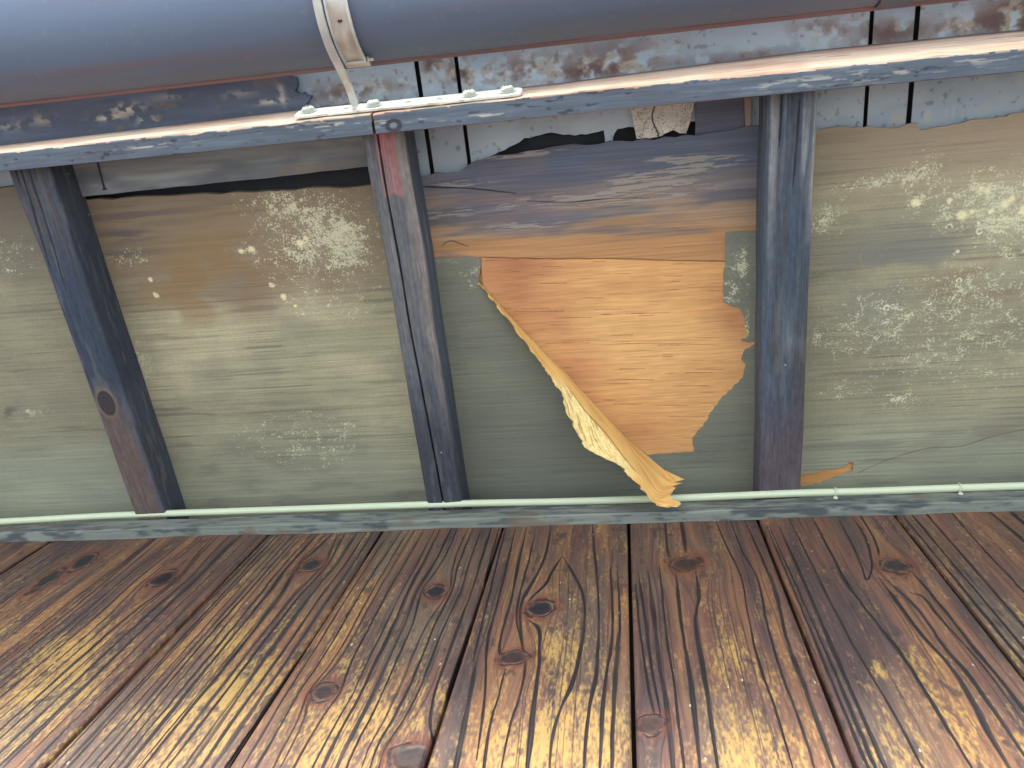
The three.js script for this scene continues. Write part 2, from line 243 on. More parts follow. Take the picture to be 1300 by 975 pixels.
// ---------------------------------------------------------------- rafters
const RD = 0.0455;
function rafterMaterial(i) {
  const L = 0.23, ext = [0, L, -0.03, 0.5], w = [0.046, 0.042, 0.044, 0.046, 0.046][i];
  // profile length: side (up to RD), bottom (RD .. RD + w), other side
  const cracks = [[], [{ p: [[RD + 0.018, 0.5], [RD + 0.017, 0.42], [RD + 0.013, 0.33]], w: 0.0012 }, { p: [[RD + 0.009, 0.5], [RD + 0.008, 0.44], [RD + 0.003, 0.36]], w: 0.0014 }, { p: [[RD + 0.003, 0.5], [RD + 0.002, 0.45]], w: 0.001 }], [{ p: [[RD + 0.026, 0.47], [RD + 0.025, 0.42], [RD + 0.0225, 0.39]], w: 0.0009, s: 0.7 }], [{ p: [[RD + 0.028, 0.46], [RD + 0.027, 0.42], [RD + 0.026, 0.38]], w: 0.0012 }, { p: [[RD + 0.012, 0.47], [RD + 0.011, 0.42]], w: 0.0012 }], []][i];
  const buf = strokes(ext, 1400, cracks);
  return paint(ext, 1400, (p, v, o, k) => {
    if (i === 2 && p > RD + 0.0166) p = Math.max(p - 0.0137, RD + 0.0166);
    const b = (p - RD) / w, s = 0.55 * fbm(p * 240, v * 9, 4, 300 + i) + 0.45 * fbm(p * 60, v * 7, 4, 305 + i), f = vn(p * 1300, v * 40, 310 + i), m = fbm(p * 25, v * 9, 4, 320 + i);
    o[0] = 64; o[1] = 72; o[2] = 83; mul(o, 0.72 + 0.5 * s);
    mix(o, [122, 124, 120], sstep(0.56, 0.74, s) * sstep(0.25, 0.5, v + 0.25 * (m - 0.5)) * 0.8);         // silvered streaks toward the eave end
    mix(o, [76, 68, 66], sstep(0.5, 0.36, s) * 0.55);
    if (i === 1) { mix(o, [98, 78, 70], sstep(0.20, 0.14, v + 0.07 * (m - 0.5)) * sstep(1.05, 0.7, b) * 0.8); mix(o, [40, 50, 66], sstep(0.19, 0.22, v) * sstep(0.42, 0.34, v) * 0.7); mix(o, [46, 46, 54], sstep(0.85, 1.05, b) * 0.45); }
    if (i === 2) { mix(o, [104, 100, 97], sstep(0.10, 0.24, v + 0.1 * (m - 0.5)) * (0.35 + 0.5 * s) * sstep(1.0, 0.9, b)); mix(o, [128, 116, 106], sstep(0.62, 0.8, b) * sstep(1.02, 0.9, b) * 0.6 * sstep(0.05, 0.2, v)); mix(o, [48, 46, 52], sstep(0.22, 0.1, v + 0.08 * (m - 0.5)) * 0.6);
      const rp = sstep(0.40, 0.405, v + 0.01 * (vn(p * 300, 3, 5) - 0.5)) * sstep(0.28, 0.31, b) * sstep(0.74, 0.70, b); mix(o, [158, 100, 98], rp * (0.45 + 0.5 * fbm(p * 120, v * 30, 3, 8))); }
    if (i === 3) { mix(o, [146, 144, 136], (sstep(0.86, 0.95, b) * sstep(1.06, 1.0, b) * sstep(0.3, 0.38, v) + sstep(0.02, 0.1, b) * sstep(0.26, 0.16, b) * sstep(0.2, 0.34, v) * 0.7) * (0.4 + 0.8 * s)); mix(o, [84, 68, 72], sstep(0.17, 0.07, v + 0.09 * (m - 0.5)) * 0.75); mix(o, [96, 104, 108], blobs([[RD + 0.024, 0.24, 0.006, 0.03, 0.7], [RD + 0.03, 0.215, 0.012, 0.012, 0.6]], p, v)); mix(o, [56, 72, 86], sstep(0.2, 0.26, v) * sstep(0.4, 0.3, v) * 0.5); }
    mul(o, 0.76 + 0.28 * f + 0.26 * (fbm(p * 420, v * 160, 3, 330 + i) - 0.15));
    mix(o, [100, 98, 94], sstep(0.62, 0.74, fbm(p * 150, v * 24, 4, 340 + i)) * 0.45);
    let hh = 0.5 + 0.35 * (f - 0.5) + 0.4 * (s - 0.5);
    if (i === 1) { const d = Math.hypot((p - RD - 0.014) / 0.0105, (v - 0.189) / 0.017); if (d < 1.5) { mix(o, [120, 92, 74], sstep(1.5, 1.1, d) * 0.6); mix(o, [58, 48, 48], sstep(1.05, 0.9, d)); mix(o, [34, 32, 36], (0.5 + 0.5 * Math.sin(d * 17)) * 0.6 * sstep(1, 0.9, d)); hh += 0.3 * sstep(1.1, 0.8, d); } }
    const c = buf[k]; mix(o, [24, 24, 30], clamp(c * 1.3)); hh -= 0.6 * c;
    if (hash(Math.floor(p * 700), Math.floor(v * 700), 31 + i) > 0.99988) mix(o, [210, 210, 200], 0.8);
    o[3] = hh;
  }, { rough: 0.9, bump: 0.002 });
}
{
  const labels = ['dark rafter beyond the far left bay of the eave', 'dark rafter with a big round knot and splits at its outer end', 'dark rafter with a lengthwise crack and faded red paint at its end', 'broad dark rafter with pale edges beside the peeling panel and lichen panel', 'dark rafter beyond the lichen spotted panel'];
  const cs = [-1.003, -0.617, -0.231, 0.162, 0.55], ws = [0.046, 0.042, 0.043, 0.046, 0.046];
  cs.forEach((u, i) => {
    const t = thing('rafter', labels[i], 'rafter', 'rafters under the eave', true), w = ws[i], c = 0.0022, D = RD;
    // profile starts at the top of the left side, goes down, along the bottom and up
    let prof = [[-w / 2, 0], [-w / 2, D - c], [-w / 2 + c * 0.35, D - c * 0.35], [-w / 2 + c, D]];
    if (i === 2) prof.push([-0.0049, D], [-0.0042, D - 0.007], [-0.0030, D - 0.0072], [-0.0022, D]);
    prof.push([w / 2 - c, D], [w / 2 - c * 0.35, D - c * 0.35], [w / 2, D - c], [w / 2, 0]);
    const g = sweep(prof, range(-0.06, 0.4695, 44), ([x, n], v) => {
      const wob = (fbm(v * 9, x * 8, 2, 40 + i) - 0.5) * 0.003;
      let drift = i === 2 && Math.abs(x + 0.0035) < 0.002 ? 0.003 * Math.sin(v * 8 + 2) : 0;
      if (i === 1 && x < -w / 2 + c) drift -= 0.005 * sstep(0.36, 0.46, v);
      return [u + x + wob + drift, -n + (n > 0.02 ? (vn(v * 14, x * 60, 50 + i) - 0.5) * 0.0016 : 0) - 0.0004, v];
    });
    part('beam', g, rafterMaterial(i), t);
  });
}

// ---------------------------------------------------------------- soffit boards between the rafters
const grp = 'plywood boards under the eave';
function plyBase(u, v, o, sd) {
  const f = fbm(u * 5, v * 9, 4, sd), g1 = vn(u * 14, v * 620, sd + 5), g2 = vn(u * 6, v * 190, sd + 6), g3 = fbm(u * 9, v * 60, 3, sd + 7);
  o[0] = 150; o[1] = 144; o[2] = 114; mix(o, [168, 160, 128], sstep(0.45, 0.7, f)); mix(o, [130, 124, 102], sstep(0.5, 0.3, f) * 0.8);
  mul(o, 0.85 + 0.1 * g1 + 0.05 * g2 + 0.1 * vn(u * 800, v * 1000, sd + 14) + 0.06 * (fbm(u * 30, v * 45, 4, sd + 11) - 0.5)); mix(o, [122, 114, 96], sstep(0.5, 0.8, g3) * 0.12); mix(o, [118, 112, 98], sstep(0.45, 0.75, fbm(u * 18, v * 20, 5, sd + 12)) * 0.3);
  mix(o, [88, 82, 74], sstep(0.70, 0.84, vn(u * 14, v * 420, sd + 8)) * sstep(0.4, 0.65, fbm(u * 12, v * 18, 3, sd + 13)) * 0.4);
  o[3] = 0.5 + 0.3 * (g1 - 0.5) + 0.3 * (g2 - 0.5);
}
function lichen(u, v, o, list, sd, tint = [206, 204, 168]) {
  const m = blobs(list, u, v); if (m < 0.03) return;
  const n = fbm(u * 780, v * 780, 2, sd) * 0.55 + fbm(u * 120, v * 170, 4, sd + 9) * 0.45, k = sstep(0.62 - 0.22 * Math.min(m, 1.4), 0.82 - 0.22 * Math.min(m, 1.4), n);
  mix(o, tint, k * 0.8); mix(o, [156, 156, 134], clamp(m) * 0.22 * sstep(0.35, 0.6, fbm(u * 60, v * 60, 3, sd + 3))); o[3] += k * 0.3;
}
const tint2 = [[238, 228, 160]];
function dots(u, v, o, list) { for (const [x, y, r] of list) { const a = Math.atan2(v - y, u - x), d = Math.hypot(u - x, v - y) / (r * 0.8 * (0.6 + 0.5 * vn(a * 1.4 + 9, x * 500, 6) + 0.5 * fbm(u * 500, v * 500, 2, 61))); if (d < 1.1) { mix(o, [222, 212, 164], sstep(1.1, 0.5, d) * (0.55 + 0.5 * fbm(u * 700, v * 700, 2, 62))); o[3] += 0.4 * sstep(1.1, 0.6, d); } } }
const rings = (u, v, o, list) => { for (const [x, y, r] of list) { const d = Math.hypot(u - x, v - y) / r; if (d < 1.1) mix(o, [216, 210, 178], sstep(1.15, 0.85, d) * sstep(0.35, 0.7, d) * sstep(0.25, 0.55, fbm(u * 420, v * 420, 2, 63))); } };

// far left bay
{
  const t = thing('soffit_panel', 'plain grey green plywood soffit board in the bay left of the knotted rafter', 'soffit board', grp, true);
  const mat = paint([-1.0, -0.6, -0.08, 0.46], 1500, (u, v, o) => {
    plyBase(u, v, o, 400); mix(o, [138, 146, 130], sstep(0.16, 0.1, v + 0.03 * fbm(u * 20, v * 20, 2, 3)) * 0.5);
    mix(o, [100, 92, 84], sstep(0.3, 0.42, v + 0.12 * (fbm(u * 14, v * 14, 3, 4) - 0.5)) * 0.7);
    lichen(u, v, o, [[-0.72, 0.37, 0.03, 0.02, 0.3], [-0.76, 0.16, 0.02, 0.004, 0.9]], 402); mix(o, [70, 66, 62], blobs([[-0.80, 0.165, 0.02, 0.012, 0.6]], u, v) * sstep(0.35, 0.6, fbm(u * 70, v * 90, 3, 5)));
  }, { bump: 0.0008 });
  part('board', slab([[-0.985, -0.08], [-0.619, -0.08], [-0.619, 0.44], ...ragged([[-0.619, 0.44], [-0.985, 0.445]], 0.02, 0.003, 4)], -0.009, -0.0006), mat, t);
}
{
  const t = thing('soffit_panel', 'plain grey soffit board in the bay past the rafter at the lichen board\'s far side', 'soffit board', grp, true);
  const mat = paint([0.54, 0.98, -0.08, 0.44], 1000, (u, v, o) => { plyBase(u, v, o, 640); lichen(u, v, o, [[0.7, 0.33, 0.06, 0.04, 0.5]], 642); }, { bump: 0.0008 });
  part('board', slab([[0.564, -0.08], [0.95, -0.08], ...ragged([[0.95, 0.424], [0.564, 0.424]], 0.02, 0.002, 14)], -0.009, -0.0006), mat, t);
}
// left bay
{
  const t = thing('soffit_panel', 'weathered grey brown soffit board with a broad pale lichen patch between knotted and cracked rafters', 'soffit board', grp, true);
  const L1 = [[-0.36, 0.39, 0.035, 0.02, 0.9], [-0.39, 0.405, 0.02, 0.01, 0.7], [-0.33, 0.36, 0.04, 0.03, 0.75], [-0.37, 0.345, 0.03, 0.02, 0.6], [-0.30, 0.36, 0.02, 0.03, 0.8], [-0.31, 0.33, 0.02, 0.02, 0.5], [-0.425, 0.349, 0.014, 0.005, 1.0], [-0.34, 0.31, 0.05, 0.04, 0.28], [-0.59, 0.225, 0.008, 0.02, 0.9], [-0.565, 0.35, 0.02, 0.008, 0.5], [-0.42, 0.1, 0.06, 0.03, 0.25]];
  const D1 = [[-0.393, 0.290, 0.005], [-0.404, 0.305, 0.0045], [-0.382, 0.278, 0.003], [-0.549, 0.323, 0.004], [-0.548, 0.304, 0.005], [-0.36, 0.352, 0.006], [-0.352, 0.357, 0.004], [-0.43, 0.348, 0.004], [-0.418, 0.350, 0.005]];
  const mat = paint([-0.66, -0.2, -0.08, 0.44], 1700, (u, v, o) => {
    plyBase(u, v, o, 420);
    const br = sstep(0.24, 0.33, v + 0.16 * (fbm(u * 9, v * 12, 4, 421) - 0.5)); mix(o, [116, 98, 78], br * 0.72);
    mix(o, [128, 104, 72], blobs([[-0.47, 0.34, 0.07, 0.05, 0.9], [-0.52, 0.3, 0.05, 0.04, 0.5]], u, v) * sstep(0.3, 0.6, fbm(u * 26, v * 40, 4, 425)));
    mix(o, [84, 76, 74], clamp(blobs([[-0.565, 0.376, 0.04, 0.008, 1], [-0.57, 0.355, 0.05, 0.006, 0.6], [-0.54, 0.40, 0.08, 0.012, 0.6]], u, v)) * sstep(0.3, 0.55, fbm(u * 16, v * 160, 3, 430)));
    mix(o, [140, 142, 122], sstep(0.15, 0.05, v + 0.08 * (fbm(u * 8, v * 10, 3, 426) - 0.5)) * 0.45);
    mix(o, [96, 92, 80], sstep(0.5, 0.8, fbm(u * 20, v * 60, 5, 428)) * sstep(0.3, 0.05, v) * 0.35);
    lichen(u, v, o, L1, 422); dots(u, v, o, D1);
  }, { bump: 0.001 });
  part('board', slab([[-0.615, -0.08], [-0.234, -0.08], [-0.234, 0.410], ...ragged([[-0.24, 0.408], [-0.30, 0.409], [-0.42, 0.414], [-0.55, 0.420], [-0.615, 0.420]], 0.018, 0.0016, 12)], -0.009, -0.0006), mat, t);
  // thin strip nailed along the eave in this bay
  const e = thing('eave_strip', 'grey weathered batten with a bent nail between the fascia and the left soffit board', 'batten', null, true);
  const sm = paint([-0.66, -0.2, 0.40, 0.5], 1500, (u, v, o) => { const s = fbm(u * 10, v * 220, 4, 440), m = fbm(u * 12, v * 30, 4, 441); o[0] = 128; o[1] = 132; o[2] = 130; mul(o, 0.78 + 0.4 * s); mix(o, [84, 88, 96], sstep(0.5, 0.7, m) * 0.6); mix(o, [118, 108, 92], sstep(0.6, 0.75, fbm(u * 9, v * 40, 3, 443)) * 0.5); o[3] = s; }, { bump: 0.0012 });
  part('strip', slab([...ragged([[-0.64, 0.4255], [-0.52, 0.4265], [-0.40, 0.4275], [-0.2535, 0.430]], 0.02, 0.0005, 5), [-0.2535, 0.468], [-0.64, 0.468]], -0.009, 0.0045), sm, e);
  const nl = new THREE.CylinderGeometry(0.0011, 0.0009, 0.031, 8).rotateX(Math.PI / 2).rotateY(0.06), hd = new THREE.CylinderGeometry(0.0024, 0.0024, 0.0012, 10).rotateX(Math.PI / 2).translate(-0.001, 0, -0.0155);
  part('nail', mergeGeometries([nl, hd]).translate(-0.566, -0.0056, 0.4475), plain(48, 50, 58, 0.6, 0.4), e, 'dark bent nail');
}
// centre bay: delaminated plywood
{
  const t = thing('soffit_panel', 'rotten plywood soffit board peeled open to bright orange wood, with a hanging veneer flap', 'soffit board', grp, true);
  const dl = strokes([-0.24, 0.16, -0.08, 0.44], 1900, [{ p: [[-0.22, 0.403], [-0.157, 0.395], [-0.111, 0.386]], w: 0.0014 }, { p: [[-0.2, 0.335], [-0.19, 0.34], [-0.17, 0.332]], w: 0.0008, s: 0.6 }, { p: [[-0.10, 0.377], [-0.06, 0.372], [-0.01, 0.372], [0.03, 0.369]], w: 0.0009, s: 0.8 }]);
  const weath = paint([-0.24, 0.16, -0.08, 0.44], 1900, (u, v, o, i) => {
    const st = fbm(u * 7, v * 75, 4, 500), f1 = vn(u * 16, v * 800, 501), m = fbm(u * 9, v * 22, 4, 502), vv = v + 0.05 * (u + 0.02) + 0.035 * (m - 0.5) + 0.03 * (st - 0.5);
    o[0] = 172; o[1] = 128; o[2] = 84;
    mix(o, [148, 124, 100], sstep(0.315, 0.352, vv)); mix(o, [112, 104, 102], sstep(0.35, 0.385, vv)); mix(o, [84, 92, 106], sstep(0.38, 0.41, vv));
    mix(o, [120, 96, 90], sstep(0.5, 0.68, m) * 0.35); mix(o, [82, 84, 96], sstep(0.5, 0.75, fbm(u * 8, v * 60, 4, 505)) * 0.7 * sstep(0.30, 0.33, vv));
    mul(o, 0.84 + 0.2 * st + 0.14 * f1);
    // silver grey slivers of the lost face veneer
    const sl = clamp(blobs([[-0.02, 0.374, 0.1, 0.008, 1], [0.04, 0.383, 0.04, 0.008, 0.8], [0.055, 0.400, 0.032, 0.010, 1.1], [0.02, 0.388, 0.03, 0.007, 1], [0.10, 0.402, 0.03, 0.006, 0.8], [-0.17, 0.402, 0.04, 0.004, 0.8], [-0.10, 0.428, 0.05, 0.005, 0.7], [-0.19, 0.37, 0.03, 0.006, 0.6], [-0.11, 0.35, 0.05, 0.006, 0.6]], u, v)), n = fbm(u * 48, v * 620, 5, 508);
    const k = sstep(0.60 - 0.2 * sl, 0.66 - 0.2 * sl, n) * sstep(0.12, 0.4, sl); mix(o, [148, 140, 128], k * 0.75);
    const c = dl[i]; mix(o, [40, 40, 46], clamp(c * 1.2)); o[3] = 0.4 + 0.25 * (f1 - 0.5) + 0.3 * (st - 0.5) + 0.35 * k - 0.5 * c;
  }, { bump: 0.0014 });
  const ol = [], r0 = rng(61);
  for (let i = 0; i < 110; i++) { const u = -0.16 + 0.3 * r0(), v = 0.05 + 0.27 * r0(), L = 0.01 + 0.05 * r0() * r0(); ol.push({ p: [[u, v], [u + L * 0.5, v - L * 0.02 + (r0() - 0.5) * 0.001], [u + L, v - L * 0.05]], w: 0.0004 + 0.0003 * r0(), s: 0.3 + 0.6 * r0(), taper: true }); }
  ol.push({ p: [[-0.075, 0.213], [0, 0.208], [0.09, 0.203]], w: 0.0006, s: 0.5, taper: true }, { p: [[-0.05, 0.206], [0.03, 0.203], [0.1, 0.196]], w: 0.0006, s: 0.55, taper: true });
  const ob = strokes([-0.18, 0.15, 0.03, 0.33], 2200, ol);
  const orange = paint([-0.18, 0.15, 0.03, 0.33], 2200, (u, v, o, i) => {
    const st = fbm(u * 8, v * 90, 4, 520), f1 = vn(u * 22, v * 900, 521), m = fbm(u * 9, v * 14, 4, 522), fib = vn(u * 70, v * 500, 524);
    o[0] = 206; o[1] = 155; o[2] = 98; mix(o, [190, 134, 86], sstep(0.45, 0.8, st) * 0.45); mix(o, [216, 168, 108], sstep(0.5, 0.7, m) * 0.7);
    mix(o, [166, 108, 74], clamp(blobs([[-0.13, 0.31, 0.06, 0.03, 0.75], [-0.12, 0.26, 0.03, 0.05, 0.6], [-0.06, 0.17, 0.03, 0.05, 0.6], [0.12, 0.24, 0.03, 0.04, 0.65], [0.1, 0.31, 0.02, 0.02, 0.3], [0.0, 0.09, 0.04, 0.025, 0.4], [-0.08, 0.24, 0.02, 0.03, 0.4]], u, v)) * (0.55 + 0.6 * fbm(u * 14, v * 60, 3, 526)));
    mul(o, 0.9 + 0.1 * f1 + 0.08 * fib); const c = ob[i]; mix(o, [112, 68, 44], clamp(c)); o[3] = 0.5 + 0.2 * (f1 - 0.5) + 0.3 * (st - 0.5) - 0.5 * c;
  }, { bump: 0.0009 });
  const FL = [[0.112, 0.26, 0.008, 0.03, 0.7], [0.125, 0.29, 0.006, 0.02, 1.0], [0.13, 0.215, 0.004, 0.02, 1.0], [-0.165, 0.30, 0.012, 0.012, 0.5], [-0.185, 0.318, 0.03, 0.005, 0.35]];
  const face = paint([-0.24, 0.16, -0.08, 0.34], 1700, (u, v, o) => { plyBase(u, v, o, 540); mul(o, 0.84); mix(o, [112, 120, 112], 0.45); lichen(u, v, o, FL, 542); }, { bump: 0.0008 });

  const crack = ragged([[-0.1575, 0.3195], [-0.097, 0.3125], [-0.028, 0.3075], [0.056, 0.2985], [0.1075, 0.2935]], 0.012, 0.0006, 3);
  // top, bare and weathered layer
  const top = ragged([[0.15, 0.434], [0.091, 0.4305], [0.036, 0.4285], [-0.02, 0.4305], [-0.069, 0.430], [-0.119, 0.428], [-0.153, 0.423], [-0.170, 0.4135], [-0.2285, 0.4145]], 0.012, 0.0022, 8);
  part('weathered_veneer', slab([...ragged([[-0.2285, 0.316], [-0.188, 0.314], [-0.1575, 0.3197]], 0.01, 0.0006, 17), ...crack.slice(1).map(([u, v]) => [u, v + 0.0012]), [0.15, 0.293], ...top], -0.0042, -0.0022), weath, t, 'dark weathered bare plywood layer with silvery slivers');
  part('orange_veneer', slab([...crack.map(([u, v]) => [u, v - 0.0004]), [0.1405, 0.292], [0.1405, 0.03], [-0.17, 0.03]].reverse(), -0.0042, -0.0018), orange, t, 'bright orange freshly exposed wood layer');
  part('backing_layer', slab([[-0.2285, -0.08], [0.15, -0.08], [0.15, 0.424], [-0.2285, 0.410]], -0.0100, -0.0046), weath, t);
  // grey face layer that is still in place
  part('face_veneer', slab([[-0.2285, -0.08], [0.1415, -0.08], ...ragged([[0.1415, 0.0600], [0.106, 0.0592], [0.069, 0.0598], [0.041, 0.0595], [0.015, 0.058]], 0.006, 0.0004, 21), [-0.004, 0.0755], [-0.057, 0.1415], [-0.098, 0.198], [-0.138, 0.253], [-0.164, 0.291], ...ragged([[-0.1605, 0.303], [-0.157, 0.3185], [-0.175, 0.3225], [-0.188, 0.3185], [-0.201, 0.3215], [-0.2285, 0.3225]], 0.005, 0.0009, 22)], -0.0016, -0.0006), face, t);
  part('face_veneer', slab([[0.1415, 0.0607], [0.106, 0.0599], [0.0695, 0.0605], ...ragged([[0.0695, 0.062], [0.068, 0.079], [0.078, 0.091], [0.099, 0.126], [0.115, 0.143], [0.126, 0.155], [0.128, 0.164], [0.130, 0.172], [0.1245, 0.178], [0.128, 0.19], [0.1415, 0.196]], 0.004, 0.0011, 23)].reverse(), -0.0016, -0.0006), face, t);
  part('face_veneer', slab([[0.1415, 0.198], ...ragged([[0.134, 0.1985], [0.123, 0.2015], [0.132, 0.206], [0.129, 0.215], [0.127, 0.228], [0.1225, 0.2395], [0.1055, 0.2475], [0.1045, 0.27], [0.107, 0.296], [0.1075, 0.3265]], 0.004, 0.0008, 24), [0.1415, 0.3255]].reverse(), -0.0018, -0.0004), face, t, 'grey veneer strip flecked with pale lichen');
  // scraps left along the torn top edge
  const flake = paint([0, 0.1, 0.41, 0.5], 2600, (u, v, o) => { const f = fbm(u * 500, v * 500, 3, 560), m = fbm(u * 60, v * 60, 3, 561); o[0] = 204; o[1] = 200; o[2] = 186; mul(o, 0.86 + 0.22 * m); mix(o, [110, 104, 98], sstep(0.6, 0.8, fbm(u * 800, v * 800, 2, 560)) * 0.7); mix(o, [150, 132, 116], sstep(0.6, 0.8, fbm(u * 180, v * 180, 3, 563)) * 0.4); const c = Math.abs(u - 0.0385 - 0.003 * Math.sin(v * 150)) ; mix(o, [70, 64, 60], sstep(0.0012, 0.0004, c)); o[3] = f; }, { bump: 0.002 });
  part('flake', slab(ragged([[0.013, 0.468], [0.079, 0.468], [0.077, 0.459], [0.073, 0.442], [0.069, 0.432], [0.063, 0.432], [0.056, 0.4365], [0.044, 0.4315], [0.032, 0.430], [0.019, 0.4305]], 0.004, 0.0008, 33).reverse(), -0.0088, -0.0062), flake, t, 'pale crumbly flake stuck under the torn edge');
  part('board_remnant', slab([...ragged([[0.078, 0.426], [0.127, 0.427]], 0.01, 0.001, 3), [0.1255, 0.469], [0.08, 0.469]], -0.0098, -0.0070), weath, t);
  const shred = plain(150, 128, 120, 0.9);
  part('shred', slab([[0.128, 0.432], [0.1325, 0.431], [0.1335, 0.468], [0.126, 0.468], [0.127, 0.446]], -0.0075, -0.0055), shred, t);

  // the hanging flap: sections from the hinge on the board to the free edge below
  const up = [[-0.1636, 0.2915, 0.0008], [-0.1384, 0.2539, 0.0008], [-0.0983, 0.2016, 0.0008], [-0.0777, 0.1752, 0.0008], [-0.0586, 0.1485, 0.0008], [-0.0400, 0.1235, 0.0008], [-0.0228, 0.1003, 0.001], [-0.0070, 0.0806, 0.002], [0.0125, 0.0631, 0.008], [0.0325, 0.0516, 0.025], [0.0484, 0.0492, 0.045]];
  const fo = [[-0.1635, 0.2914, 0.001], [-0.1382, 0.2560, 0.008], [-0.0984, 0.2018, 0.025], [-0.0734, 0.1740, 0.036], [-0.0539, 0.1476, 0.045], [-0.0376, 0.1253, 0.052], [-0.0244, 0.1087, 0.060], [-0.0104, 0.0934, 0.070], [0.0034, 0.0773, 0.080], [0.0197, 0.0570, 0.085], [0.0388, 0.0528, 0.070]];
  const fr = [[-0.1635, 0.2910, 0.0013], [-0.1389, 0.2559, 0.010], [-0.0999, 0.2002, 0.030], [-0.0835, 0.1775, 0.042], [-0.0693, 0.1387, 0.055], [-0.0560, 0.1112, 0.065], [-0.0372, 0.1010, 0.072], [-0.0185, 0.0915, 0.078], [0.0012, 0.0709, 0.086], [0.0225, 0.0469, 0.092], [0.0409, 0.0394, 0.085]];
  const V = (a) => new THREE.Vector3(a[0], -a[2], a[1]), cu = new THREE.CatmullRomCurve3(up.map(V)), cf = new THREE.CatmullRomCurve3(fo.map(V)), cr = new THREE.CatmullRomCurve3(fr.map(V));
  const NT = 110, NS = 26, rows = [];
  for (let i = 0; i <= NT; i++) {
    const tt = i / NT, a = cu.getPoint(tt), b = cf.getPoint(tt), c = cr.getPoint(tt), row = [];
    const edge = (vn(tt * 60, 2, 71) - 0.5) * 0.0035 * sstep(0.2, 0.35, tt) + (vn(tt * 150, 5, 72) - 0.5) * 0.0016;
    for (let j = 0; j <= NS; j++) {
      const s = j / NS, p = s < 0.68 ? a.clone().lerp(b, s / 0.68) : b.clone().lerp(c, (s - 0.68) / 0.32);
      const bulge = Math.sin(Math.PI * Math.min(1, s / 0.68)) * 0.004 * Math.sin(Math.PI * tt); p.x += bulge; p.z += bulge * 0.6;
      if (j === NS) { p.x -= edge; p.y += edge * 0.8; }
      // torn end
      if (tt > 0.9) { const jag = (Math.abs(((s * 3.2) % 1) - 0.5) * 2) * 0.9 + vn(s * 22, 3, 75) * 0.6 - 0.7; const e = (tt - 0.9) / 0.1; p.x += 0.012 * jag * e; p.y += 0.003 * jag * e; }
      row.push(p);
    }
    rows.push(row);
  }
  const sheet = (flip, lift) => {
    const pos = [], uv = [], idx = [];
    for (let i = 0; i <= NT; i++) for (let j = 0; j <= NS; j++) {
      const q = rows[i][j], du = rows[Math.min(NT, i + 1)][j].clone().sub(rows[Math.max(0, i - 1)][j]), dv = rows[i][Math.min(NS, j + 1)].clone().sub(rows[i][Math.max(0, j - 1)]), nn = du.cross(dv).normalize();
      pos.push(q.x + nn.x * lift, q.y + nn.y * lift, q.z + nn.z * lift); uv.push(i / NT * 0.34, j / NS * 0.1);
    }
    for (let i = 0; i < NT; i++) for (let j = 0; j < NS; j++) { const a = i * (NS + 1) + j, b = a + NS + 1; flip ? idx.push(a, a + 1, b, b, a + 1, b + 1) : idx.push(a, b, a + 1, b, b + 1, a + 1); }
    const g = new THREE.BufferGeometry(); g.setAttribute('position', new THREE.Float32BufferAttribute(pos, 3)); g.setAttribute('uv', new THREE.Float32BufferAttribute(uv, 2)); g.setIndex(idx); g.computeVertexNormals(); return g;
  };
  const fmat = paint([0, 0.34, 0, 0.1], 3000, (x, y, o) => {
    const st = fbm(x * 14 + y * 20, y * 160 - x * 30, 4, 580), f1 = vn(x * 60, y * 700 - x * 200, 581), tt = x / 0.34, s = y / 0.1;
    o[0] = 214; o[1] = 166; o[2] = 94; mix(o, [190, 136, 74], sstep(0.5, 0.7, st) * 0.5); mul(o, 0.9 + 0.14 * f1);
    const pale = sstep(0.64, 0.72, s + 0.08 * (fbm(x * 90, 1, 3, 583) - 0.5)) * sstep(0.24, 0.32, tt) * sstep(0.80, 0.72, tt), fib = fbm(x * 320, y * 420, 3, 584);
    mix(o, [228, 210, 144], pale * (0.3 + 0.7 * fib)); mix(o, [156, 118, 70], pale * sstep(0.5, 0.75, fbm(x * 60 + y * 90, y * 800 - x * 260, 3, 586)) * 0.75);
    mix(o, [120, 84, 52], sstep(0.022, 0.006, Math.abs(s - 0.665 - 0.02 * Math.sin(tt * 20))) * sstep(0.26, 0.34, tt) * sstep(0.80, 0.74, tt) * 0.7);
    o[3] = 0.5 + 0.3 * (f1 - 0.5) + pale * (fib - 0.5);
  }, { bump: 0.0012 });
  const flap = part('peeled_flap', sheet(false, -0.0009), fmat, t, 'hanging curl of peeled veneer showing its yellow inner side');
  part('grey_face', sheet(true, 0), face, flap, 'grey outer side of the flap');
}
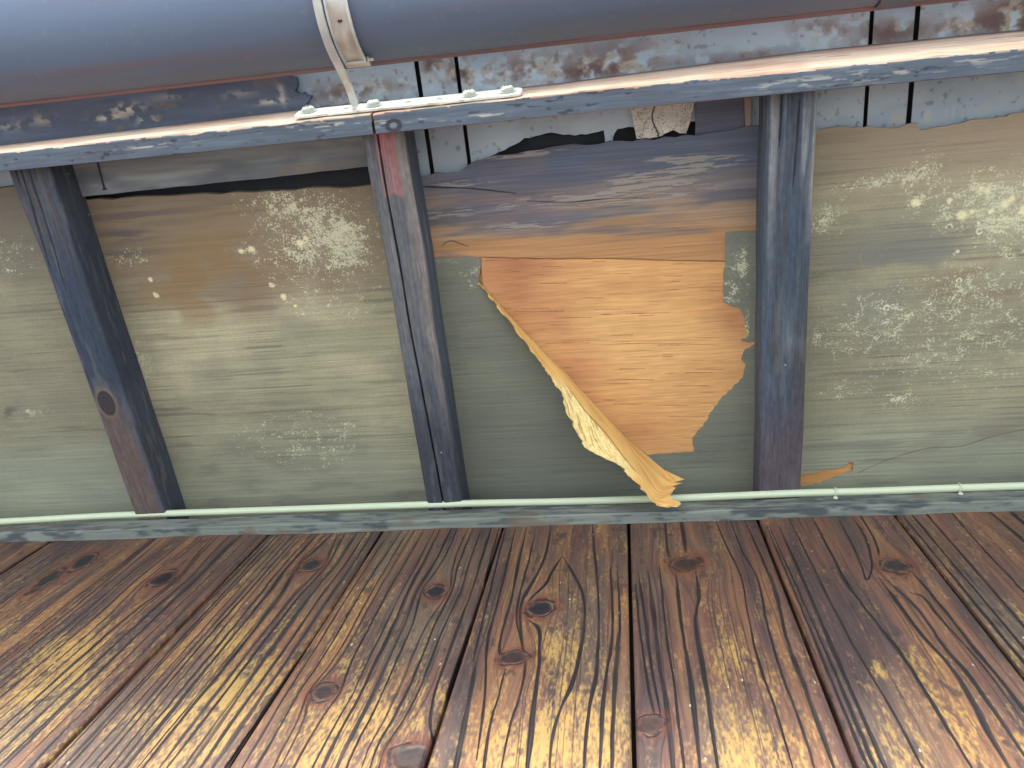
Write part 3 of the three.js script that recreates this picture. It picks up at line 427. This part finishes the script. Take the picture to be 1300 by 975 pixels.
// right bay
{
  const t = thing('soffit_panel', 'grey soffit board speckled with yellowish lichen and one torn orange sliver, ragged upper edge', 'soffit board', grp, true);
  const L3 = [[0.208, 0.335, 0.014, 0.014, 1.1], [0.297, 0.342, 0.012, 0.009, 1.1], [0.345, 0.345, 0.02, 0.016, 0.9], [0.373, 0.35, 0.02, 0.014, 0.9], [0.40, 0.33, 0.03, 0.03, 0.8], [0.285, 0.369, 0.03, 0.006, 0.9], [0.307, 0.373, 0.012, 0.014, 0.9], [0.25, 0.364, 0.02, 0.006, 0.7], [0.331, 0.32, 0.012, 0.012, 0.8], [0.37, 0.318, 0.02, 0.014, 0.8], [0.28, 0.225, 0.045, 0.02, 0.55], [0.35, 0.245, 0.02, 0.02, 0.5], [0.26, 0.2, 0.04, 0.02, 0.45], [0.32, 0.17, 0.05, 0.02, 0.35], [0.30, 0.115, 0.02, 0.008, 0.7], [0.38, 0.2, 0.06, 0.05, 0.35], [0.43, 0.28, 0.05, 0.05, 0.6], [0.204, 0.2, 0.004, 0.008, 1.2], [0.24, 0.13, 0.02, 0.01, 0.4]];
  const D3 = [[0.343, 0.325, 0.0075], [0.352, 0.328, 0.0038], [0.384, 0.334, 0.006], [0.389, 0.338, 0.005], [0.329, 0.341, 0.004], [0.371, 0.327, 0.004], [0.402, 0.325, 0.006], [0.415, 0.34, 0.005], [0.297, 0.342, 0.006], [0.343, 0.287, 0.0026], [0.36, 0.316, 0.0025], [0.40, 0.352, 0.004], [0.43, 0.325, 0.005], [0.365, 0.348, 0.003], [0.358, 0.352, 0.0028]], R3 = [[0.332, 0.314, 0.0034], [0.362, 0.307, 0.0034], [0.348, 0.255, 0.003], [0.320, 0.232, 0.003], [0.277, 0.229, 0.0035]];
  const pool = strokes([0.17, 0.6, -0.08, 0.45], 1700, [{ p: [[0.249, 0.277], [0.246, 0.287], [0.25, 0.299], [0.275, 0.303], [0.313, 0.306], [0.34, 0.311], [0.363, 0.31]], w: 0.0016, s: 0.5 }, { p: [[0.249, 0.277], [0.256, 0.267], [0.27, 0.262], [0.29, 0.262]], w: 0.0014, s: 0.4 }, { p: [[0.262, 0.299], [0.266, 0.287], [0.262, 0.277]], w: 0.0014, s: 0.35 }]);
  const crk = strokes([0.17, 0.6, -0.08, 0.45], 1700, [{ p: [[0.26, 0.022], [0.303, 0.042], [0.337, 0.051], [0.371, 0.052], [0.404, 0.063], [0.44, 0.071], [0.5, 0.08]], w: 0.0013, s: 0.9 }, { p: [[0.20, 0.394], [0.26, 0.390], [0.33, 0.392]], w: 0.0008, s: 0.35 }]);
  const mat = paint([0.17, 0.6, -0.08, 0.45], 1700, (u, v, o, i) => {
    plyBase(u, v, o, 600);
    mix(o, [146, 128, 106], sstep(0.33, 0.42, v + 0.08 * (fbm(u * 9, v * 9, 4, 601) - 0.5) + 0.2 * (u - 0.3)) * 0.7);
    mix(o, [112, 112, 104], blobs([[0.30, 0.29, 0.08, 0.04, 0.7], [0.25, 0.22, 0.05, 0.06, 0.4]], u, v) * sstep(0.35, 0.55, fbm(u * 14, v * 30, 4, 602)));
    mix(o, [120, 100, 82], blobs([[0.37, 0.25, 0.05, 0.02, 0.8], [0.33, 0.05, 0.05, 0.012, 0.6], [0.42, 0.07, 0.06, 0.012, 0.8]], u, v) * sstep(0.3, 0.6, fbm(u * 30, v * 60, 4, 603)));
    mix(o, [168, 162, 130], blobs([[0.43, 0.29, 0.05, 0.05, 0.7], [0.34, 0.165, 0.03, 0.01, 0.8], [0.42, 0.165, 0.05, 0.015, 0.4]], u, v) * sstep(0.3, 0.6, fbm(u * 22, v * 60, 4, 604)));
    mix(o, [128, 134, 120], sstep(0.12, 0.04, v + 0.06 * (fbm(u * 8, v * 12, 3, 606) - 0.5)) * 0.5);
    mix(o, [150, 140, 124], pool[i] * 0.5); mix(o, [104, 92, 78], clamp(crk[i])); o[3] -= crk[i] * 0.3;
    lichen(u, v, o, L3, 607); dots(u, v, o, D3); rings(u, v, o, R3);
  }, { bump: 0.001 });
  const torn = [...ragged([[0.186, 0.004], [0.218, 0.009], [0.234, 0.017], [0.253, 0.025], [0.254, 0.036], [0.249, 0.037], [0.244, 0.030], [0.224, 0.0275], [0.213, 0.025], [0.186, 0.019]], 0.003, 0.0008, 41)];
  const edge = ragged([[0.56, 0.426], [0.45, 0.424], [0.389, 0.422], [0.361, 0.420], [0.346, 0.4195], [0.318, 0.416], [0.295, 0.4145], [0.292, 0.4215], [0.283, 0.4215], [0.274, 0.418], [0.247, 0.423], [0.214, 0.4245], [0.19, 0.424]], 0.006, 0.0013, 42);
  const bd = part('board', slab([[0.18, -0.08], [0.56, -0.08], ...edge, [0.18, 0.423]], -0.0026, -0.0006, [torn]), mat, t);
  const om = paint([0.17, 0.27, -0.01, 0.06], 2200, (u, v, o) => { const s = fbm(u * 14, v * 200, 3, 620); o[0] = 208; o[1] = 148; o[2] = 88; mul(o, 0.82 + 0.28 * s); o[3] = s; }, { bump: 0.0006 });
  part('orange_sliver', slab([[0.181, -0.002], [0.262, -0.002], [0.262, 0.044], [0.181, 0.044]], -0.0046, -0.0032), om, t, 'small torn patch of exposed orange wood');
  part('backing_layer', slab([[0.18, -0.08], [0.56, -0.08], [0.56, 0.414], [0.18, 0.412]], -0.010, -0.0050), mat, t);
}

// ---------------------------------------------------------------- sheet metal roof above
{
  const t = thing('metal_roof', 'blue grey sheet metal roof underside with narrow seam strips, showing along the eave edge', 'roof', null, true);
  const ext = [-0.75, 0.75, 0.38, 0.58], mat = paint(ext, 1300, (u, v, o) => {
    const f = fbm(u * 9, v * 14, 4, 700), sp = fbm(u * 160, v * 160, 3, 701), drip = vn(u * 320, v * 14, 702);
    o[0] = 168; o[1] = 182; o[2] = 188; mul(o, 0.8 + 0.26 * f);
    mix(o, [138, 156, 168], sstep(0.5, 0.7, fbm(u * 22, v * 40, 4, 703)) * 0.5);
    const rust = clamp(blobs([[-0.29, 0.505, 0.03, 0.010, 0.7], [0.12, 0.498, 0.08, 0.008, 0.5], [0.38, 0.51, 0.04, 0.02, 0.9], [0.0, 0.515, 0.05, 0.012, 0.6], [-0.1, 0.51, 0.04, 0.014, 0.6], [0.2, 0.517, 0.03, 0.01, 0.5], [-0.02, 0.500, 0.05, 0.008, 1.0], [0.262, 0.506, 0.03, 0.012, 0.9], [-0.155, 0.515, 0.02, 0.014, 0.9], [-0.185, 0.523, 0.01, 0.01, 0.8], [0.34, 0.505, 0.05, 0.01, 0.6], [-0.24, 0.505, 0.04, 0.010, 0.4]], u, v));
    mix(o, [150, 126, 100], rust * sstep(0.40, 0.56, sp) * 0.85); mix(o, [84, 62, 58], rust * sstep(0.42, 0.6, fbm(u * 70, v * 90, 4, 709)) * 0.85);
    // streaky drip deposits near the torn board edge
    mix(o, [168, 168, 160], blobs([[0.30, 0.424, 0.06, 0.008, 0.9], [0.25, 0.424, 0.03, 0.006, 0.6]], u, v) * sstep(0.5, 0.8, drip));
    mix(o, [176, 184, 184], blobs([[-0.06, 0.465, 0.04, 0.012, 0.8], [0.4, 0.455, 0.06, 0.012, 0.8]], u, v) * sstep(0.4, 0.6, fbm(u * 40, v * 40, 3, 711)) * 0.7);
    mix(o, [60, 58, 62], sstep(0.68, 0.78, sp) * 0.3); o[3] = 0.5 + 0.3 * (f - 0.5) + 0.2 * sp;
  }, { rough: 0.62, bump: 0.0012 });
  const seams = [-1.09, -0.645, -0.2, 0.2455, 0.69];
  const sw = 0.0415, G = 0.0045;
  const inner = [
    [[0, 0.38]],
    [[-0.60, 0.432], [-0.50, 0.434], [-0.40, 0.436], [-0.30, 0.438], [-0.245, 0.438], [-0.242, 0.40]],
    [[-0.15, 0.40], [-0.135, 0.424], [-0.119, 0.431], [-0.097, 0.441], [-0.068, 0.444], [-0.044, 0.439], [-0.0145, 0.4415], [-0.014, 0.40], [-0.007, 0.40], [-0.005, 0.432], [0.0, 0.441], [0.04, 0.443], [0.082, 0.441], [0.086, 0.40]],
    [[0.4, 0.40]],
  ];
  for (let i = 0; i < seams.length - 1; i++) {
    const a = seams[i] + sw + G / 2, b = seams[i + 1] - G / 2, e = inner[i], line = e.length > 1 ? ragged([[a, e[0][1]], ...e, [b, e[e.length - 1][1]]], 0.006, 0.0012, 70 + i) : [[a, e[0][1]], [b, e[0][1]]];
    part('pan', slab([...line, [b, 0.575], [a, 0.575]], -0.0135, -0.0120), mat, t);
  }
  part('drip_edge', slab([[-2.0, 0.5755], [1.9, 0.5755], [1.9, 0.58], [-2.0, 0.58]], -0.0295, -0.0115), mat, t);
  for (const s of seams) part('seam_strip', slab([[s + G / 2, 0.38], [s + sw - G / 2, 0.38], [s + sw - G / 2, 0.575], [s + G / 2, 0.575]], -0.0150, -0.0138), mat, t);
  part('pan', slab([[-2.0, 0.38], [-1.09 - G / 2, 0.38], [-1.09 - G / 2, 0.575], [-2.0, 0.575]], -0.0135, -0.0120), mat, t);
  part('pan', slab([[0.7315 + G / 2, 0.38], [1.9, 0.38], [1.9, 0.575], [0.7315 + G / 2, 0.575]], -0.0135, -0.0120), mat, t);
  part('cover', slab([[-2.0, -1.2], [1.9, -1.2], [1.9, 0.58], [-2.0, 0.58]], -0.05, -0.03), plain(50, 50, 52, 0.95), t, 'roofing with black felt underside');
  // dark board under the metal at the left
  const b = thing('drip_board', 'dark rotten board with pale flecks between gutter and fascia left of the bracket', 'board', null, true);
  const bm = paint([-0.8, -0.28, 0.46, 0.57], 1700, (u, v, o) => {
    const s = fbm(u * 12, v * 120, 4, 720), sp = fbm(u * 120, v * 160, 3, 721); o[0] = 76; o[1] = 84; o[2] = 98; mul(o, 0.8 + 0.4 * s);
    const w = clamp(blobs([[-0.52, 0.512, 0.02, 0.006, 1.1], [-0.545, 0.505, 0.02, 0.003, 1], [-0.50, 0.497, 0.012, 0.006, 1], [-0.66, 0.508, 0.015, 0.006, 0.8], [-0.62, 0.51, 0.015, 0.006, 0.7], [-0.36, 0.504, 0.016, 0.003, 1], [-0.39, 0.515, 0.02, 0.004, 0.5], [-0.345, 0.512, 0.004, 0.012, 0.8], [-0.47, 0.52, 0.02, 0.004, 0.5]], u, v));
    mix(o, [170, 160, 142], w * sstep(0.42, 0.58, sp)); mix(o, [110, 96, 84], sstep(0.68, 0.78, fbm(u * 60, v * 90, 3, 723)) * 0.5); o[3] = s + 0.2 * w;
  }, { bump: 0.0016 });
  part('plank', slab([[-2.0, 0.478], ...ragged([[-0.318, 0.478], [-0.322, 0.497], [-0.314, 0.506], [-0.330, 0.512], [-0.327, 0.524], [-0.338, 0.532], [-0.335, 0.555]], 0.004, 0.002, 51), [-2.0, 0.555]], -0.0117, -0.0040), bm, b);
}

// ---------------------------------------------------------------- fascia, two lengths butted and joined by a steel plate
function fascia(u0, u1, tilt, seed, label) {
  const t = thing('fascia_board', label, 'fascia', 'fascia boards along the eave', true);
  // profile in (v, n): inner bottom, outer bottom, outer top, inner top
  const prof = [[0.4715, 0.0700], [0.4885, 0.0700], [0.4898, 0.0692], [0.4902, 0.0680], [0.4902, 0.02], [0.4902, -0.0112], [0.4708, -0.0112], [0.4708, 0.0690]];
  const mat = paint([0, 0.21, Math.max(u0, -0.95), Math.min(u1, 0.75)], 1150, (p, u, o) => {
    const s = fbm(u * 10, p * 230, 4, 800 + seed), f = vn(u * 40, p * 900, 801 + seed), m = fbm(u * 14, p * 70, 4, 802 + seed), edge = 0.0178 + 0.0016 * (fbm(u * 70, 2, 3, 803) - 0.5) * 2;
    if (p < edge) { // underside: grey, with pale flakes where the surface has broken up
      o[0] = 84; o[1] = 93; o[2] = 103; mul(o, 0.84 + 0.3 * s); mix(o, [78, 82, 92], sstep(0.55, 0.7, m) * 0.6);
      const w = clamp(blobs([[-0.575, 0.006, 0.03, 0.0025, 1.1], [-0.46, 0.010, 0.04, 0.0018, 1.0], [0.24, 0.009, 0.07, 0.006, 0.75], [0.15, 0.008, 0.04, 0.005, 0.5], [-0.29, 0.012, 0.05, 0.004, 0.9], [-0.21, 0.010, 0.04, 0.004, 0.8], [-0.13, 0.006, 0.03, 0.002, 1], [0.32, 0.013, 0.03, 0.003, 0.5]], u, p)), n = fbm(u * 60, p * 520, 3, 806);
      mix(o, [186, 178, 158], sstep(0.66 - 0.16 * w, 0.74 - 0.16 * w, n) * clamp(0.06 + w) * 0.85);
      mix(o, [44, 44, 50], sstep(0.70, 0.8, fbm(u * 80, p * 300, 3, 807)) * 0.7);
      if (seed === 2) { const d = Math.hypot((u + 0.213) / 0.0085, (p - 0.006) / 0.0065); if (d < 1.1) { mix(o, [52, 54, 62], sstep(1.1, 0.9, d)); mix(o, [104, 110, 116], sstep(0.55, 0.35, d)); } }
    } else {         // outer side: bare pinkish wood
      o[0] = 206; o[1] = 178; o[2] = 152; mul(o, 0.84 + 0.26 * s); mix(o, [176, 120, 96], sstep(0.52, 0.7, m) * 0.5); mix(o, [120, 96, 84], sstep(0.72, 0.8, fbm(u * 24, p * 260, 3, 808)) * 0.6); mix(o, [104, 84, 78], sstep(0.085, 0.098, p));
    }
    mul(o, 0.92 + 0.14 * f); o[3] = 0.5 + 0.4 * (s - 0.5) + 0.2 * (f - 0.5);
  }, { bump: 0.0016, rough: 0.85 });
  const g = sweep(prof, range(u0, u1, 150), ([v, n], u, i) => {
    const chip = (i === 1 || i === 2 || i === 3) ? (fbm(u * 60, i, 3, 60 + seed) - 0.55) * 0.0022 : 0, lean = i >= 3 && i <= 5 ? tilt(u) * (0.07 - n) / 0.08 : 0;
    return [u, -n - (i < 2 ? (vn(u * 5, 1, 61 + seed) - 0.5) * 0.002 : 0) + Math.max(0, -chip) , v + lean + chip + (vn(u * 2.2, 4, 62) - 0.5) * 0.002];
  });
  part('plank', g, mat, t); return t;
}
fascia(-2.0, -0.2345, (u) => lerp(-0.002, 0.003, clamp((u + 0.68) / 0.35)), 1, 'slate grey fascia board with a pale outer edge, left of the splice plate joint');
fascia(-0.2315, 1.9, (u) => lerp(0.001, 0.0075, clamp((u + 0.06) / 0.25)), 2, 'slate grey fascia board with bright flaking outer edge, right of the splice plate joint');
{
  const t = thing('splice_plate', 'pale galvanised perforated steel plate screwed across the fascia joint', 'plate', null, true);
  const zinc = paint([-0.4, 0, -0.1, 0.1], 1800, (x, y, o) => { const f = fbm(x * 70, y * 70, 4, 900), g = vn(x * 500, y * 500, 901); o[0] = 206; o[1] = 210; o[2] = 196; mul(o, 0.84 + 0.2 * f + 0.06 * g); mix(o, [150, 132, 104], sstep(0.62, 0.76, fbm(x * 110, y * 160, 3, 902)) * 0.5); o[3] = g; }, { rough: 0.45, metal: 0.25, bump: 0.0003 });
  // outline in (u, n) with rounded ends and holes, standing against the outer side of the fascia and leaning out a little at the top
  const u0 = -0.3135, u1 = -0.0885, hw = 0.012, nc = 0.050, sh = new THREE.Shape();
  sh.moveTo(u0 + 0.006, -hw); sh.lineTo(u1 - 0.006, -hw); sh.quadraticCurveTo(u1, -hw, u1, -hw + 0.008); sh.lineTo(u1, hw - 0.008); sh.quadraticCurveTo(u1, hw, u1 - 0.006, hw); sh.lineTo(u0 + 0.006, hw); sh.quadraticCurveTo(u0, hw, u0, hw - 0.008); sh.lineTo(u0, -hw + 0.008); sh.quadraticCurveTo(u0, -hw, u0 + 0.006, -hw);
  for (const u of [-0.262, -0.2, -0.169]) { const h = new THREE.Path(); h.absellipse(u, 0, 0.0042, 0.0042, 0, Math.PI * 2, true); sh.holes.push(h); }
  const g = new THREE.ExtrudeGeometry(sh, { depth: 0.0018, bevelEnabled: true, bevelSize: 0.0004, bevelThickness: 0.0004, bevelSegments: 1, curveSegments: 12 });
  const lean = 0.13, place = (q) => q.rotateX(lean).translate(0, -nc, 0.4935);
  place(g); part('plate', planarUV(g, 'x', 'y'), zinc, t);
  for (const u of [-0.301, -0.234, -0.139, -0.102]) {
    const pr = [[0, 0.0048], [0.003, 0.0046], [0.0052, 0.0036], [0.0064, 0.0018], [0.0066, 0], [0.0085, -0.0002], [0.0085, -0.0012], [0.0025, -0.0012], [0.0022, -0.014], [0, -0.016]].map(([r, y]) => new THREE.Vector2(r, y));
    const s = new THREE.LatheGeometry(pr.reverse(), 20).rotateX(Math.PI / 2).translate(u, (vn(u * 900, 1, 2) - 0.5) * 0.003, 0.0034);
    const cr = new THREE.Group(); const sc = part('screw', place(s), zinc, t);
    part('slot', mergeGeometries([new THREE.BoxGeometry(0.0055, 0.0011, 0.0006), new THREE.BoxGeometry(0.0011, 0.0055, 0.0007)]).rotateZ(u * 40).translate(u, 0, 0.0083).rotateX(lean).translate(0, -nc, 0.4935), plain(70, 70, 66, 0.7), sc);
  }
}

// ---------------------------------------------------------------- rain gutter and its bracket
const GY = 1.6 + 0.850, GZ = 0.5745, GR = 0.0605;
{
  const t = thing('rain_gutter', 'dark blue grey half round rain gutter with rusty rim hanging along the eave', 'gutter');
  const gm = paint([-1, 1, -0.1, 0.1], 800, (x, y, o) => {
    const f = fbm(x * 3, y * 30, 4, 950), n = fbm(x * 120, y * 120, 3, 951); o[0] = 86; o[1] = 98; o[2] = 116; mul(o, 0.88 + 0.22 * f);
    mix(o, [104, 90, 96], sstep(0.5, 0.72, fbm(x * 2.5, y * 50, 3, 952)) * 0.5); mix(o, [134, 128, 122], sstep(0.74, 0.82, n) * 0.15); o[3] = 0.5 + 0.2 * (n - 0.5);
  }, { rough: 0.6, bump: 0.0004 });
  const pr = []; const N = 40;
  for (let i = 0; i <= N; i++) { const a = Math.PI * i / N; pr.push([-GR * Math.cos(a), -GR * Math.sin(a)]); }
  for (let i = N; i >= 0; i--) { const a = Math.PI * i / N; pr.push([-(GR - 0.0015) * Math.cos(a), -(GR - 0.0015) * Math.sin(a)]); }
  const mk = (x0, x1, dr) => { // smooth shell
    const pos = [], uv = [], idx = [], xs = range(x0, x1, 24), M = pr.length;
    xs.forEach((x, j) => pr.forEach(([z, y], i) => { const k = 1 + dr / GR; pos.push(x, GY + y * k + (vn(x * 2, 1, 4) - 0.5) * 0.002, GZ + z * k + (vn(x * 1.5, 7, 4) - 0.5) * 0.002); uv.push(x, i / N * 0.17 - 0.1); }));
    for (let j = 0; j < xs.length - 1; j++) for (let i = 0; i < M; i++) { const a = j * M + i, b = j * M + (i + 1) % M, c = a + M, d = b + M; idx.push(a, c, b, b, c, d); }
    const g = new THREE.BufferGeometry(); g.setAttribute('position', new THREE.Float32BufferAttribute(pos, 3)); g.setAttribute('uv', new THREE.Float32BufferAttribute(uv, 2)); g.setIndex(idx); g.computeVertexNormals(); return g;
  };
  part('trough', mk(-2.0, 1.9, 0), gm, t);
  const rust = paint([-1, 1, 0, 0.1], 900, (x, y, o) => { const n = fbm(x * 60, y * 160, 4, 960); o[0] = 108; o[1] = 78; o[2] = 80; mul(o, 0.8 + 0.4 * fbm(x * 8, y * 8, 3, 961)); mix(o, [132, 104, 92], sstep(0.55, 0.7, n) * 0.7); o[3] = n; }, { rough: 0.5, bump: 0.0006 });
  for (const z of [-1, 1]) { const g = new THREE.TubeGeometry(new THREE.CatmullRomCurve3(range(-2.0, 1.9, 30).map((x) => new THREE.Vector3(x, GY + 0.001 + (vn(x * 2, 1, 4) - 0.5) * 0.002, GZ + z * (GR - 0.001) + (vn(x * 1.5, 7, 4) - 0.5) * 0.002))), 120, 0.0042, 10); part('rim', g, rust, t, 'reddish rusty rolled rim'); }
  part('joint', mk(0.232, 0.262, 0.0022), plain(70, 76, 92, 0.6), t);
}
{
  const t = thing('gutter_bracket', 'shiny bent metal gutter bracket with arm and curved cradle under the gutter', 'bracket');
  const steel = paint([-0.5, 0.5, 0, 0.3], 900, (x, y, o) => { const f = fbm(x * 90, y * 60, 4, 980), n = fbm(x * 260, y * 260, 2, 981); o[0] = 196; o[1] = 194; o[2] = 186; mul(o, 0.82 + 0.24 * f); mix(o, [150, 116, 92], sstep(0.6, 0.78, fbm(x * 60, y * 40, 3, 982)) * 0.3); o[3] = n; }, { rough: 0.38, metal: 0.15, bump: 0.0003 });
  const ribbon = (path, ua, ub, th) => { // flat bar: path of [y, z] points, width from ua to ub along the wall
    const n = path.length, sh = [], nor = path.map((p, i) => { const a = path[Math.max(0, i - 1)], b = path[Math.min(n - 1, i + 1)], dy = b[0] - a[0], dz = b[1] - a[1], l = Math.hypot(dy, dz); return [-dz / l, dy / l]; });
    const L = []; let acc = 0; path.forEach((p, i) => { if (i) acc += Math.hypot(p[0] - path[i - 1][0], p[1] - path[i - 1][1]); L.push(acc); });
    const prof = [[ua, 0], [ub, 0], [ub, th], [ua, th]], ts = path.map((_, i) => i);
    const g = sweep(prof, ts, ([x, k], i) => [x, path[i][0] + nor[i][0] * k, path[i][1] + nor[i][1] * k]);
    const uv = g.attributes.uv; for (let i = 0; i < uv.count; i++) uv.setXY(i, uv.getX(i), L[Math.round(uv.getY(i))] ?? 0); return g;
  };
  const arc = (r, a0, a1, n) => range(a0, a1, n).map((a) => [GY - r * Math.sin(a * RAD), GZ - r * Math.cos(a * RAD)]);
  // arm: upright flat bar from the fascia, then under the gutter
  const arm = [[2.462, 0.4805], [2.448, 0.497], [2.431, 0.5085], ...arc(GR + 0.0055, 30, 172, 36)];
  part('arm', ribbon(arm, -0.2595, -0.2525, 0.0035), steel, t);
  const cr = arc(GR + 0.0012, 16, 168, 40);
  const cradle = part('cradle', ribbon(cr, -0.2505, -0.2305, 0.0014), steel, t);
  for (const [a, b] of [[-0.2512, -0.2494], [-0.2322, -0.2298]]) part('rib', ribbon(arc(GR + 0.0026, 18, 166, 40), a, b, 0.0026), steel, cradle);
  part('foot', ribbon(arc(GR + 0.003, 12, 19, 4), -0.2515, -0.2285, 0.0028), steel, cradle);
  const hole = new THREE.CylinderGeometry(0.0022, 0.0022, 0.0006, 14), a = 62 * RAD; hole.rotateX(-(Math.PI / 2 - a)).translate(-0.2405, GY - (GR + 0.003) * Math.sin(a), GZ - (GR + 0.003) * Math.cos(a));
  part('hole', hole, plain(40, 42, 48, 0.9), cradle);
  const bolt = new THREE.LatheGeometry([[0, 0], [0.0032, 0], [0.0032, 0.0016], [0.0014, 0.0018], [0.0014, 0.006], [0, 0.006]].map(([r, y]) => new THREE.Vector2(r, y)), 14).rotateZ(-Math.PI / 2 + 0.25).translate(-0.2295, GY - (GR + 0.004) * Math.sin(19 * RAD), GZ - (GR + 0.003) * Math.cos(19 * RAD));
  part('bolt', bolt, steel, cradle);
}

renderer.render(scene, camera);
